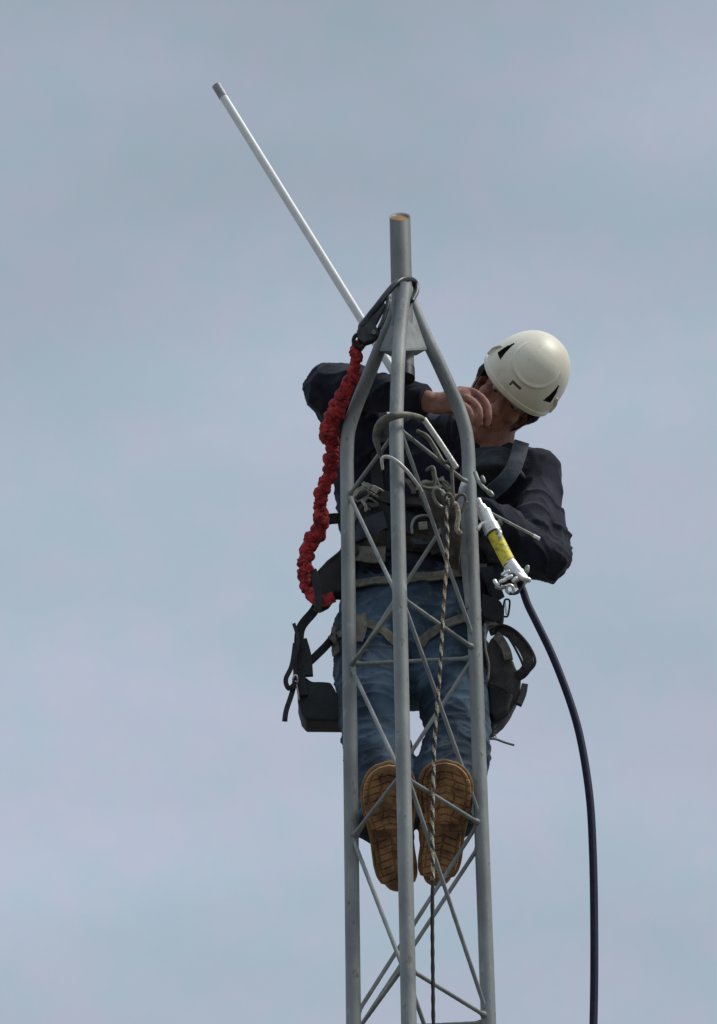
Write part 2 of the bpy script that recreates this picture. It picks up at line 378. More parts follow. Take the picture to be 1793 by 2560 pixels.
# trunk, arms and legs under the clothes
XW = V((1, 0, 0))
tube(bm, smoothpath([J['pel'] + V((0, .01, .04)), J['waist'], J['chest'] + V((0, .02, -.02)), J['sh'] + V((0, .03, -.03)), J['neck'] + V((0, .01, -.03))], 5), [.12, .13, .14, .11, .06], 24, dome=True, sq=.66, xdir=XW)
tube(bm, smoothpath([J['shR'], J['elR']], 5), [.050, .040], 16, dome=True)
tube(bm, smoothpath([J['elR'], J['wrR']], 6), [.042, .040, .028], 16, dome=True)
tube(bm, smoothpath([J['shR'], J['sh'], J['shL']], 6), [.05, .07, .05], 16, dome=True)
tube(bm, smoothpath([J['shL'], J['elL']], 5), [.050, .040], 16, dome=True)
tube(bm, smoothpath([J['elL'], J['wrL']], 6), [.042, .040, .028], 16, dome=True)
for s in 'RL':
    tube(bm, smoothpath([J['hip' + s], J['kne' + s], J['ank' + s]], 7), [.082, .068, .052, .050, .036], 18, dome=True)
    tube(bm, [J['ank' + s], J['ank' + s] + V((0, -.13, .03))], [.036, .028], 12, dome=True)
# right hand: knuckles in front of the cheek, fingers curling down
def finger(pts, r): tube(bm, smoothpath(P(*pts), 4), [r * 1.08, r, r * .98, r * .80], 12, dome=True)
tube(bm, smoothpath([J['wrR'], at(1100, 1008, .135), at(1132, 1002, .125), at(1154, 996, .118)], 4), [.031, .035, .040, .034], 18, dome=True, sq=.62, xdir=(at(1150, 1030, .11) - at(1160, 968, .125)).normalized())
finger([(1150, 974, .125), (1187, 981, .105), (1216, 1008, .098), (1222, 1040, .105), (1219, 1060, .115)], .0092)
finger([(1150, 991, .112), (1178, 1000, .094), (1197, 1022, .090), (1199, 1046, .098), (1193, 1062, .11)], .0094)
finger([(1144, 1008, .108), (1164, 1016, .092), (1178, 1036, .090), (1177, 1056, .10), (1170, 1067, .11)], .0088)
finger([(1134, 1022, .11), (1148, 1034, .098), (1157, 1050, .098), (1156, 1064, .106)], .0078)
finger([(1100, 1012, .15), (1135, 1030, .155), (1172, 1048, .145), (1200, 1060, .130)], .0098)
# left hand, half hidden behind the right tower leg, closed on the coupling
tube(bm, smoothpath([J['wrL'], at(1188, 1272, .125), at(1166, 1268, .115), at(1150, 1266, .11)], 4), [.027, .031, .036, .030], 18, dome=True, sq=.62, xdir=(at(1150, 1300, .11) - at(1160, 1240, .125)).normalized())
finger([(1158, 1245, .115), (1134, 1244, .10), (1122, 1262, .085), (1136, 1276, .075)], .009)
finger([(1155, 1262, .11), (1128, 1264, .095), (1118, 1282, .08), (1134, 1294, .072)], .0093)
finger([(1155, 1280, .11), (1130, 1284, .095), (1122, 1300, .08), (1136, 1310, .072)], .0088)
finger([(1160, 1296, .112), (1140, 1303, .098), (1132, 1316, .085), (1144, 1325, .08)], .0076)
finger([(1186, 1256, .125), (1172, 1236, .10), (1168, 1226, .085), (1180, 1218, .075)], .0096)
person = remesh('person', bm, 'skin', None, .0030, 3, lambda p: .0006 * noise.noise(p * 70))
tag(person, 'climber in white helmet, dark jacket and jeans behind the tower, hand at his face', 'person')
# eyes
for s in (-1, 1):
    bm = bmesh.new(); ellips(bm, H(s * .031, .0715, .000), (.0125, .0115, .0105), HM); e = obj('eye', bm, 'eye', person)
    bm = bmesh.new(); ellips(bm, H(s * .031, .0805, -.005), (.0052, .003, .0045), HM); obj('iris', bm, 'iris', e)
    bm = bmesh.new(); tube(bm, smoothpath([H(s * .012, .0985, .021), H(s * .030, .097, .029), H(s * .054, .078, .021)], 5), [.003, .0042, .002], 8, dome=True); obj('eyebrow', bm, 'hair', person)
tub('mouth', [H(-.025, .082, -.0795), H(-.010, .0915, -.0785), H(.010, .0915, -.0785), H(.025, .082, -.0795)], .0026, 'lips', person, 8, 5, dome=True)
# hair: short, showing at the temples and nape
def hairdisp(p): return .0012 * noise.noise(p * 300)
bm = bmesh.new()
ellips(bm, H(0, -.016, .028), (.0815, .094, .098), HM, 24, 16)
for s in (-1, 1): tube(bm, [H(s * .074, .028, .035), H(s * .082, .012, .015), H(s * .086, -.004, -.012), H(s * .082, -.02, -.035)], [.018, .019, .017, .012], 12, dome=True)
tube(bm, [H(0, -.07, .02), H(0, -.085, -.03), H(0, -.072, -.06)], [.05, .045, .03], 14, dome=True)
remesh('hair', bm, 'hair', person, .004, 2, hairdisp)

# jacket ----------------------------------------------------------
bm = bmesh.new()
tube(bm, smoothpath([at(1026, 1478, .455), J['waist'], at(1050, 1310, .445), J['chest'] + V((.0, 0, 0)), at(1125, 1150, .42), at(1185, 1165, .42), at(1210, 1180, .42)], 5), [.168, .170, .176, .190, .170, .125, .085], 32, dome=True, sq=.68, xdir=XW)
tube(bm, smoothpath([J['shR'], at(1030, 1105, .42), at(1140, 1125, .42), at(1240, 1175, .42), J['shL']], 5), [.070, .085, .095, .083, .074], 20, dome=True)
tube(bm, smoothpath([J['shR'] + V((.05, 0, -.03)), J['shR'], at(868, 1045, .345), at(838, 985, .27)], 5), [.085, .076, .066, .066], 20, dome=True)
tube(bm, smoothpath([at(1165, 1260, .40), at(1190, 1360, .415), at(1200, 1470, .43)], 5), [.075, .068, .060], 18, dome=True)
tube(bm, smoothpath([at(826, 968, .262), at(880, 966, .235), at(950, 982, .195), at(1010, 992, .165), at(1060, 1002, .148)], 4), [.064, .060, .052, .045, .040], 20, dome=False)
tube(bm, smoothpath([at(826, 975, .268), at(880, 1035, .33), at(925, 1110, .38)], 4), [.068, .076, .085], 18, dome=True)
tube(bm, smoothpath([at(895, 1120, .39), at(905, 1230, .43), at(915, 1330, .45)], 4), [.075, .07, .07], 18, dome=True)
tube(bm, smoothpath([J['shL'] + V((-.05, 0, -.01)), J['shL'] + V((-.005, 0, -.005)), at(1350, 1290, .355), at(1368, 1380, .315)], 5), [.082, .073, .062, .064], 20, dome=True)
tube(bm, smoothpath([at(1372, 1398, .31), at(1330, 1375, .26), at(1272, 1322, .19), at(1212, 1282, .142)], 5), [.062, .060, .050, .038], 20, dome=True)
tube(bm, smoothpath([at(1350, 1230, .36), at(1330, 1330, .27), at(1350, 1400, .30)], 5), [.050, .055, .055], 16, dome=True)
def crease(p, sx, sy, sz, pw=5):
    w_ = V((noise.noise(p * 7), noise.noise(p * 7 + V((9, 0, 0))), noise.noise(p * 7 + V((0, 9, 0))))) * .045
    q = p + w_; return (1 - abs(noise.noise(V((q.x * sx, q.y * sy, q.z * sz))))) ** pw
def jdisp(p):
    d = .007 * crease(p, 8, 8, 13) + .0045 * crease(p + V((3, 1, 2)), 17, 17, 10, 6) + .007 * noise.noise(p * 6)
    for e in (J['elR'], J['elL']):
        q = (p - e).length
        if q < .17: d += (1 - q / .17) * .009 * crease(p + V((1, 4, 0)), 9, 12, 22, 4)
    return d - .007
jacket = remesh('jacket', bm, 'jacket', person, .0048, 5, jdisp)
# cuffs
def cuff(a, b, r):
    bm = bmesh.new(); d = (b - a).normalized()
    tube(bm, [a - d * .03, a, b - d * .003, b], [r, r, r, r - .004], 20, fn=lambda t, k: 1 + .04 * math.sin(3 * k + 1))
    obj('cuff', bm, 'jacket', jacket, sharp=60)
cuff(at(1040, 1000, .157), at(1066, 1003, .147), .0405); cuff(at(1222, 1288, .151), at(1208, 1280, .143), .036)
# collar of lighter fleece round the neck
bm = bmesh.new()
tube(bm, smoothpath([J['neck'] + V((0, .01, -.13)), J['neck'] + V((0, .015, -.09)), J['neck'] + V((0.005, .022, -.040))], 4), [.105, .094, .082], 28, fn=lambda t, a: 1 + .04 * math.sin(3 * a + 2), dome=False)
remesh('fleece_collar', bm, 'collar_dark', person, .005, 3, lambda p: .003 * ridge(p, 22) + .002 * noise.noise(p * 60))

# jeans -----------------------------------------------------------
bm = bmesh.new()
tube(bm, smoothpath([at(1020, 1462, .455), at(1022, 1530, .46), at(1024, 1590, .46), at(1026, 1640, .45)], 4), [.168, .188, .192, .165], 32, dome=True, sq=.66, xdir=XW)
for s, o in (('R', -1), ('L', 1)):
    k, h, a = J['kne' + s], J['hip' + s], J['ank' + s]
    tube(bm, smoothpath([h + V((0, 0, .03)), h.lerp(k, .45), k, k.lerp(a, .42) + V((-o * .008, 0, 0)), k.lerp(a, .86)], 5), [.106, .098, .080, .087, .072], 24, dome=False)
def dedisp(p):
    d = .006 * crease(p, 7, 7, 16) + .004 * crease(p + V((3, 1, 2)), 14, 14, 24, 6) + .005 * noise.noise(p * 8)
    for e in (J['kneR'], J['kneL'], J['pel']):
        q = (p - e).length
        if q < .16: d += (1 - q / .16) * .010 * crease(p + V((1, 4, 0)), 8, 12, 26, 4)
    return d - .006
jeans = remesh('jeans', bm, 'jeans', person, .0048, 5, dedisp)

# boots -----------------------------------------------------------
def boot(toe, heel, side, flip):
    """toe and heel: where the sole's two ends are; the underside faces the camera"""
    t, h = toe, heel; ly = (t - h); ln = ly.length; ly.normalize()
    lx = (side - ly * side.dot(ly)).normalized(); lz = lx.cross(ly).normalized()
    if lz.dot(VIEW) < 0: lz = -lz
    def wid(u):      # outline: half widths left and right of the centre line, u 0 heel .. 1 toe
        pts = [(0, .012), (.006, .024), (.025, .034), (.08, .040), (.16, .0425), (.26, .042), (.38, .042), (.5, .047), (.62, .054), (.74, .0575), (.84, .0545), (.91, .046), (.955, .035), (.985, .021), (1, .0)]
        for (a, b), (c, e) in zip(pts, pts[1:]):
            if u <= c: return b + (e - b) * (u - a) / (c - a)
        return 0
    root = thing('boot', h, '', 'x'); del root['label']; del root['category']
    root.parent = person; root.matrix_parent_inverse = person.matrix_world.inverted(); bpy.context.view_layer.update()
    NU, NV = 150, 56
    def cx(u): return flip * (.010 * math.sin(u * math.pi) - .008 + .012 * (u > .5) * (u - .5))
    def pt(u, v, z):
        w = wid(u); x = cx(u) + v * w * (1 + .05 * flip * v * (u > .55))
        return h + ly * (u * ln) + lx * x + lz * z
    def tread(u, v):
        x = v * wid(u); y = u * ln; edge = 1 - abs(v)
        if .40 < u < .475: return -.010                # step in front of the heel
        g = 0
        gy = (y + .35 * abs(x)) % .017
        if gy < .0026: g = 1
        if abs(abs(x) - .015 - .004 * ((y // .017) % 2)) < .0017 and u > .45: g = 1
        if abs(x) < .002 and u < .40: g = 1
        if abs(abs(v) - .80) < .035 and .08 < u < .96: g = 1
        if u > .93 or u < .03: g = 0
        return -.0036 * g + (.0 if g else .0008 * noise.noise(V((x * 90, y * 90, 0))))
    bm = bmesh.new(); G = []
    us = [0.5 - 0.5 * math.cos(math.pi * (i / NU)) * (1 if True else 1) for i in range(NU + 1)]
    us = [.35 * a + .65 * (i / NU) for i, a in enumerate(us)]
    for i, u in enumerate(us):
        row = []
        for j in range(NV + 1):
            v = -1 + 2 * j / NV
            row.append(bm.verts.new(pt(u, v, tread(u, v) - (.004 if abs(v) > .97 else 0))))
        G.append(row)
    rim0 = [G[i][0] for i in range(NU + 1)]; rim1 = [G[i][NV] for i in range(NU + 1)]
    for i in range(NU):
        for j in range(NV): bm.faces.new((G[i][j], G[i][j + 1], G[i + 1][j + 1], G[i + 1][j]))
    for rim in (rim0, rim1):
        prev = None
        for i, v in enumerate(rim):
            q = [v, bm.verts.new(v.co - lz * .012), bm.verts.new(v.co - lz * .026)]
            if prev:
                for k in range(2): bm.faces.new((prev[k], q[k], q[k + 1], prev[k + 1]))
            prev = q
    bmesh.ops.remove_doubles(bm, verts=bm.verts, dist=.0001)
    obj('sole', bm, 'sole', root, sharp=35)
    # welt: tan band round the edge
    bm = bmesh.new(); loop = []
    for i in range(0, 41): u = i / 40; loop.append(h + ly * (u * ln) + lx * (cx(u) + wid(u) + .003) - lz * .016)
    for i in range(40, -1, -1): u = i / 40; loop.append(h + ly * (u * ln) + lx * (cx(u) - wid(u) - .003) - lz * .016)
    tube(bm, loop, .0062, 10); obj('welt', bm, 'boot', root)
    # upper
    bm = bmesh.new()
    def q(u, x, z): return h + ly * (u * ln) + lx * (cx(u) + x) - lz * z
    tube(bm, smoothpath([q(.02, 0, .045), q(.2, 0, .058), q(.5, 0, .052), q(.72, 0, .046), q(.88, 0, .038)], 5), [.036, .044, .050, .054, .032], 20, dome=True, sq=.86, xdir=lx)
    tube(bm, smoothpath([q(.18, 0, .05), q(.2, 0, .10), q(.24, 0, .17), q(.29, 0, .235)], 4), [.042, .046, .050, .052], 18, dome=True)
    remesh('boot_upper', bm, 'boot', root, .005, 3, lambda p: .002 * ridge(p, 30))
    # laces
    for k in range(5):
        u = .52 - .05 * k; z = .098 + .006 * k
        tub('lace', [q(u, -.024, z - .012), q(u, 0, z + .002), q(u - .02, .024, z - .012)], .0022, 'strap_dark', root, 8, 4)
    return root
boot(at(970, 1914, -.035), at(988, 2215, .19), V((1, 0, 0)), -1)
boot(at(1116, 1908, -.02), at(1102, 2196, .17), V((1, 0, 0)), 1)

# helmet ----------------------------------------------------------
def helmet():
    NA, NB = 260, 130
    rx, ry, rz = .1085, .134, .136
    bm = bmesh.new(); G = []
    tilt = lambda a: -.012 * math.sin(a)
    def classify(x, z):
        """front view coordinates (metres, x to his right): vents, emblem"""
        pass
    rows = []
    for j in range(NB + 1):
        t = j / NB; ph = -0.16 + (math.pi / 2 + .16) * t; row = []
        for i in range(NA):
            a = 2 * math.pi * i / NA; ca, sa = math.cos(a), math.sin(a)
            ex = math.copysign(abs(ca) ** .96, ca); ey = math.copysign(abs(sa) ** .96, sa)
            p = V((rx * ex * math.cos(ph) ** .90, ry * ey * math.cos(ph) ** .90, rz * math.sin(ph)))
            n = V((p.x / rx ** 2, p.y / ry ** 2, p.z / rz ** 2)).normalized()
            deg = math.degrees(a) - 90; deg = (deg + 180) % 360 - 180; el = math.degrees(ph)
            k = 0; off = 0
            # raised panel outline sweeping over the forehead: a U-shaped ridge
            rr = math.hypot(deg / 47, (el - 55) / 39); dn_ = max(0, min(1, (58 - el) / 14)) * max(0, min(1, (50 - abs(deg)) / 12))
            off += .0034 * math.exp(-((rr - 1) / .050) ** 2) * dn_
            off += .0010 * dn_ / (1 + math.exp((rr - 1) * 40))
            # lower rim roll
            if el < -4: off += .0022
            # vents: tapering wedges at the two sides of the brow, and more round the back
            for c in (-53, 53, 118, -118):
                s = 1 if c > 0 else -1; u = (deg - c) * s; v = el - 13
                if -1 < v < 20 and abs(u - .25 * v) < 7.2 - .30 * v: k = 1
            # emblem: an angled bar with a short foot
            if abs(deg + 3 ) < 60:
                u, v = deg, el - 3
                if -9 < u < 7 and 3.2 < v < 7.4: k = 2
                if -9 < u < -5.4 and -.6 < v <= 3.4: k = 2
            if k == 1: off = -.013
            row.append((bm.verts.new(p + n * off), k))
        rows.append(row)
    for j in range(NB):
        for i in range(NA):
            q = [rows[j][i], rows[j][(i + 1) % NA], rows[j + 1][(i + 1) % NA], rows[j + 1][i]]
            f = bm.faces.new([x[0] for x in q]); ks = [x[1] for x in q]
            f.material_index = 1 if max(ks) == 1 else (2 if ks.count(2) == 4 else 0)
    # inner lip
    prev = [x[0] for x in rows[0]]
    for (sc_, dz) in ((.972, -.003), (.955, .004), (.93, .03), (.80, .09), (.3, .115)):
        cur = [bm.verts.new(V((v[0].co.x * sc_, v[0].co.y * sc_, rows[0][0][0].co.z + dz))) for v in rows[0]]
        for i in range(NA):
            f = bm.faces.new((prev[i], prev[(i + 1) % NA], cur[(i + 1) % NA], cur[i]))
            if dz > .003: f.material_index = 1
        prev = cur
    bmesh.ops.remove_doubles(bm, verts=bm.verts, dist=1e-5)
    bm.transform(Matrix.Translation(H(0, .0, .045)) @ (HM @ Matrix.Rotation(math.radians(-3), 3, 'X')).to_4x4())
    h = obj('helmet', bm, ['helmet', 'vent', 'emblem'], person, sharp=50)
    # headlamp clips at the rim sides, black head band and chin strap
    for s in (-1, 1):
        tub('lamp_clip', [H(s * .100, .052, .082), H(s * .108, .040, .064), H(s * .109, .044, .045)], .0045, 'helmet', h, 10, 5, dome=True, sq=.6)
        tub('chin_strap', [H(s * .092, .03, .03), H(s * .086, .018, -.02), H(s * .074, .022, -.065), H(s * .045, .046, -.106), H(s * .0, .066, -.123)], .008, 'strap_dark', h, 10, 6, sq=.25, xdir=HM @ V((0, 1, 0)))
    bm = bmesh.new(); pts = [H(.086 * math.cos(a), -.004 + .106 * math.sin(a), .034) for a in [2 * math.pi * i / 48 for i in range(49)]]
    tube(bm, pts, .016, 12, cap=True, sq=.45, xdir=U); obj('head_band', bm, 'strap_dark', h)
    return h
helmet()

# ------------------------------------------------------------------ surfaces for draping the harness
def bvh(o):
    return BVHTree.FromPolygons([v.co for v in o.data.vertices], [tuple(p.vertices) for p in o.data.polygons])
TREES = [bvh(jacket), bvh(jeans)]
def hit(px, py, dflt=.34):
    d = (M @ V(((px - 896.5) / F, -(py - 1280) / F, -1.0))).normalized(); best = None
    for t in TREES:
        l, n, i, ds = t.ray_cast(CAM, d)
        if l is not None and (best is None or ds < best[2]): best = (l, n, ds)
    return (best[0], best[1]) if best else (at(px, py, dflt), VIEW)
def ribbon(name, pts, width, m, parent, lift=.004, th=.0022, n=5, fixed=False):
    """flat webbing through pixel points (px, py[, dY]) laid on the clothes, or hung at dY"""
    q = []
    ps = smoothpath([V((p[0], p[1], p[2] if len(p) > 2 else -9)) for p in pts], n)
    for p in ps:
        if p.z > -5: q.append((at(p.x, p.y, p.z), VIEW.copy()))
        else:
            l, nn = hit(p.x, p.y); q.append((l + nn * lift, nn))
    for _ in range(2):
        q = [q[0]] + [((q[i - 1][0] + q[i][0] * 2 + q[i + 1][0]) / 4, (q[i - 1][1] + q[i][1] + q[i + 1][1]).normalized()) for i in range(1, len(q) - 1)] + [q[-1]]
    bm = bmesh.new(); prev = None
    for i, (p, nn) in enumerate(q):
        t = (q[min(i + 1, len(q) - 1)][0] - q[max(i - 1, 0)][0]).normalized(); s = t.cross(nn).normalized() * width / 2; nn = s.cross(t).normalized()
        if nn.dot(VIEW) < 0: nn = -nn
        r = [bm.verts.new(p + s * .97 + nn * th), bm.verts.new(p + s), bm.verts.new(p + s - nn * th), bm.verts.new(p - s - nn * th), bm.verts.new(p - s), bm.verts.new(p - s * .97 + nn * th)]
        if prev:
            for k in range(6): bm.faces.new((prev[k], prev[(k + 1) % 6], r[(k + 1) % 6], r[k]))
        else: bm.faces.new(r)
        prev = r
    bm.faces.new(prev[::-1])
    return obj(name, bm, m, parent, sharp=50)
harness = thing('harness', J['waist'], '', 'x'); del harness['label']; del harness['category']
harness.parent = person; harness.matrix_parent_inverse = person.matrix_world.inverted(); bpy.context.view_layer.update()
ribbon('collar_flap', [(1304, 1108, .31), (1296, 1138, .29), (1283, 1172, .275), (1264, 1200, .278), (1240, 1222, .285), (1222, 1236, .30)], .040, 'collar', jacket, .010, th=.006)
# padded waist belt: all the way round
bm = bmesh.new()
tube(bm, smoothpath([at(1028, 1446, .455), at(1030, 1425, .455), at(1031, 1395, .455), at(1033, 1372, .452)], 3), [.178, .190, .190, .180], 40, cap=False, sq=.70, xdir=XW, fn=lambda t, a: 1 + .012 * math.sin(9 * a))
bmesh.ops.solidify(bm, geom=bm.faces[:], thickness=.008)
obj('waist_belt', bm, 'belt', harness)
def near(px, py, lift=.02):
    l, n = hit(px, py); return l + VIEW * lift
def ring(name, c, w, h, r, m, parent, rot=0, tiltv=None, sq=1.0, D=False, yy=None):
    a_ = (M @ V((math.cos(rot), math.sin(rot), 0))); b_ = (M @ V((-math.sin(rot), math.cos(rot), 0)))
    if yy: b_ = (b_ + VIEW * yy).normalized()
    pts = []
    for i in range(25):
        a = 2 * math.pi * i / 24; x, y = math.cos(a), math.sin(a)
        e = .55 if D else 1
        x = math.copysign(abs(x) ** e, x); y = math.copysign(abs(y) ** e, y)
        pts.append(c + a_ * x * w + b_ * y * h)
    bm = bmesh.new(); tube(bm, pts + [pts[1]], r, 10, cap=False, sq=sq, xdir=VIEW); return obj(name, bm, m, parent)
ribbon('lower_strap', [(885, 1470), (930, 1463), (975, 1456), (1030, 1448), (1090, 1446), (1165, 1432), (1215, 1425)], .024, 'strap', harness, .014)
ribbon('leg_strap', [(1050, 1612), (1075, 1590), (1110, 1568), (1160, 1548), (1205, 1548), (1240, 1572)], .027, 'strap', harness, .006)
ribbon('leg_strap', [(830, 1600), (862, 1585), (905, 1560), (950, 1575), (985, 1605), (1010, 1625)], .027, 'strap', harness, .006)
ribbon('strap_pad', [(905, 1540), (908, 1575), (900, 1610)], .026, 'strap', harness, .012)
ribbon('strap_pad', [(845, 1568), (842, 1600), (850, 1640)], .022, 'strap', harness, .010)
ribbon('leg_strap', [(1025, 1660), (1005, 1620), (1000, 1560), (1005, 1500)], .026, 'strap_dark', harness, .006)
ribbon('shoulder_strap', [(985, 1390), (960, 1300), (945, 1200), (945, 1130)], .036, 'black', harness, .004)
ribbon('shoulder_strap', [(1130, 1390), (1165, 1300), (1200, 1230), (1240, 1190)], .032, 'black', harness, .004)
ribbon('chest_strap', [(890, 1262), (930, 1235), (975, 1248), (1030, 1262), (1100, 1250)], .030, 'pouch', harness, .012)
ribbon('chest_pad', [(890, 1320), (940, 1300), (1000, 1310), (1060, 1330), (1130, 1345)], .075, 'black', harness, .010, th=.006)
ribbon('belt_patch', [(896, 1402), (932, 1402), (970, 1401)], .045, 'strap', harness, .032)
ribbon('belt_patch', [(1110, 1398), (1140, 1392), (1170, 1385)], .055, 'pouch', harness, .030)
tub('d_ring', [near(1030, 1332, .03), near(1030, 1310, .03), near(1040, 1294, .03), near(1060, 1289, .03), near(1078, 1292, .03)], .0042, 'hookgrey', harness, 10, 5, dome=True)
ribbon('belly_pad', [(905, 1345), (925, 1325), (970, 1310)], .055, 'blue_pad', harness, .018, th=.006)
ribbon('belly_pad', [(1030, 1372), (1060, 1362), (1100, 1350)], .040, 'blue_pad', harness, .018, th=.006)
ribbon('belt_mark', [(898, 1388), (912, 1382), (910, 1400), (902, 1418)], .010, 'strap_dark', harness, .040)
bm = bmesh.new(); c = near(1057, 1314, .045); R3 = M @ Matrix.Rotation(.1, 3, 'Z')
bmesh.ops.create_cube(bm, size=1, matrix=Matrix.Translation(c) @ R3.to_4x4() @ Matrix.Diagonal((.022, .020, .008, 1))); bevelled(bm, .002)
obj('buckle', bm, 'strap_pale', harness, sharp=40)
for (x, y, w_, h_, ro) in ((905, 1240, .020, .009, .5), (944, 1232, .024, .010, -.5), (928, 1262, .012, .018, .9), (1100, 1215, .02, .014, -.3)):
    ring('buckle', near(x, y, .03), w_, h_, .0038, 'hookgrey', harness, ro, D=True)
ribbon('strap_end', [(890, 1252), (905, 1238), (925, 1230)], .012, 'strap_pale', harness, .035)
ribbon('strap_end', [(926, 1222), (940, 1234), (965, 1243)], .013, 'strap_pale', harness, .035)
ribbon('strap_end', [(924, 1268), (932, 1285), (928, 1296)], .008, 'strap_pale', harness, .035)
for (q_, w_, m_) in (([(1040, 1235), (1065, 1222), (1090, 1228)], .008, 'strap_pale'), ([(1100, 1205), (1110, 1222), (1120, 1240)], .010, 'strap_pale'), ([(1010, 1215), (1030, 1228), (1032, 1250)], .012, 'strap'),
        ([(1075, 1250), (1105, 1270), (1128, 1300)], .016, 'black'), ([(1010, 1260), (1050, 1275), (1090, 1285)], .014, 'pouch'), ([(900, 1290), (935, 1275), (965, 1280)], .012, 'pouch'), ([(1135, 1300), (1142, 1340), (1138, 1385)], .014, 'strap'),
        ([(1070, 1400), (1100, 1375), (1120, 1340)], .012, 'strap_dark'), ([(885, 1325), (905, 1310), (915, 1290)], .010, 'strap')):
    ribbon('gear_strap', q_, w_, m_, harness, .030)
ribbon('side_pad', [(1205, 1352), (1222, 1372), (1232, 1410)], .040, 'pouch', harness, .014, th=.008)
ribbon('side_pad', [(1212, 1425), (1222, 1460), (1238, 1496)], .034, 'blue_pad', harness, .016, th=.006)
ribbon('side_strap', [(1200, 1330), (1225, 1335), (1245, 1345)], .014, 'strap_dark', harness, .02)
ribbon('side_strap', [(798, 1305, .34), (822, 1298, .34), (850, 1296, .34), (885, 1300, .345)], .028, 'strap_dark', harness)
# dark padded hip wing at the left, where the lanyard is stowed
bm = bmesh.new(); slab(bm, P((860, 1362, .36), (843, 1378, .36), (815, 1402, .36), (790, 1428, .35), (778, 1446, .35), (782, 1490, .35), (800, 1512, .35), (822, 1500, .355), (838, 1478, .36), (865, 1480, .37), (890, 1440, .38), (890, 1380, .38)), V((0, .045, .0))); bevelled(bm, .010)
obj('hip_pad', bm, 'black', harness, sharp=60)

# ------------------------------------------------------------------ red lanyard with dark hook round the mast
lan = thing('energy_absorbing_lanyard', at(900, 850, -.02), 'crinkled red elastic lanyard with a big dark snap hook looped round the mast pipe', 'lanyard')
rp = [(893, 862, -.01), (890, 888, -.01), (888, 912, 0), (881, 940, .02), (866, 972, .04), (850, 1005, .06), (838, 1035, .08), (824, 1062, .10), (822, 1085, .11), (831, 1112, .13), (829, 1145, .15), (826, 1175, .18), (814, 1210, .20), (803, 1240, .22), (800, 1272, .24), (804, 1302, .25), (796, 1332, .27), (776, 1358, .28), (766, 1390, .29), (763, 1424, .30), (765, 1456, .31), (776, 1492, .32)]
path = smoothpath(P(*rp), 32); NP = len(path)
wj = [V((.0035 * math.sin(i * .21) + .003 * noise.noise(V((i * .09, 3, 0))), 0, .003 * noise.noise(V((i * .12, 0, 5))))) for i in range(NP)]
path = [p + q for p, q in zip(path, wj)]
rad = [.0128, .015, .0105, .0155, .0165, .0185, .021, .019, .022, .015, .017, .016, .0165, .0160, .0155, .017, .0185, .0185, .017, .0165, .015, .012]
def ruff(t, a):
    u = t * 104 + .6 * noise.noise(V((t * 40, a, 0))) + .25 * math.sin(a * 2 + t * 60)
    return .88 + .22 * abs(math.sin(u * math.pi)) ** 1.3 + .12 * noise.noise(V((0, 7, t * 30))) + .18 * noise.noise(V((math.cos(a) * 1.2, math.sin(a) * 1.2, t * 95)))
bm = bmesh.new(); tube(bm, path, rad, 26, dome=True, fn=ruff); obj('crinkled_webbing', bm, 'red', lan)
ribbon('lanyard_tail', [(776, 1488, .31), (800, 1505, .305), (835, 1492, .31)], .028, 'red', lan)
ribbon('lanyard_loop', [(782, 1425, .30), (792, 1460, .295), (798, 1500, .30), (792, 1530, .305)], .020, 'black', lan)
# hook: nose round the mast, spine down to the swivel
hook = tub('snap_hook', P((1030, 752, -.02), (1040, 728, .010), (1036, 706, .012), (1018, 698, -.020), (996, 704, -.05), (972, 728, -.06), (948, 760, -.06), (925, 790, -.05), (906, 815, -.045)), [.0075, .0085, .009, .0095, .010, .010, .011, .012, .013], 'hookdark', lan, 14, 8, dome=True, sq=.8)
bm = bmesh.new(); slab(bm, P((904, 800, -.055), (938, 775, -.06), (958, 752, -.065), (966, 760, -.065), (950, 790, -.06), (940, 808, -.06), (942, 818, -.06), (952, 818, -.06), (945, 838, -.055), (932, 850, -.05), (912, 856, -.05), (894, 844, -.05), (892, 826, -.05)), V((0, .018, 0))); bevelled(bm, .004, 2)
obj('hook_body', bm, 'hookdark', hook, sharp=50)
tub('gate', P((972, 742, -.065), (968, 770, -.068), (958, 800, -.068), (950, 818, -.066)), .0058, 'hookdark', hook, 10, 5, dome=True)
tub('rivet', P((935, 830, -.065), (935, 831, -.045)), .006, 'hookgrey', hook, 14, 2)
ring('eye_ring', at(899, 852, -.035), .015, .017, .0055, 'hookdark', hook)

# ------------------------------------------------------------------ grey hook round the front tower leg
pl_ = thing('positioning_lanyard', at(1060, 1100, -.1), 'big dull grey steel hook and gate caught round the front leg of the tower', 'lanyard')
tub('steel_hook', P((957, 1152, -.13), (948, 1128, -.14), (941, 1092, -.155), (951, 1062, -.19), (976, 1043, -.215), (1012, 1037, -.205), (1045, 1042, -.17), (1062, 1050, -.152)), [.0045, .0062, .0105, .0120, .0100, .0080, .0072, .0066], 'hook_brown', pl_, 14, 7, dome=True, sq=.7)
tub('hook_spine', P((1060, 1048, -.153), (1100, 1106, -.138), (1142, 1170, -.12)), .0070, 'bright_gate', pl_, 14, 6)
tub('hook_spine', P((1045, 1078, -.13), (1068, 1092, -.125), (1088, 1122, -.12), (1108, 1154, -.115), (1122, 1154, -.115)), [.0045, .0056, .006, .0052, .0045], 'hook_brown', pl_, 12, 6, dome=True)
tub('gate', P((957, 1172, -.19), (955, 1148, -.205), (968, 1142, -.21), (990, 1152, -.212), (1018, 1178, -.20), (1044, 1212, -.17), (1054, 1228, -.15)), [.0035, .0042, .0046, .0046, .0046, .0046, .004], 'bright_gate', pl_, 12, 7, dome=True)
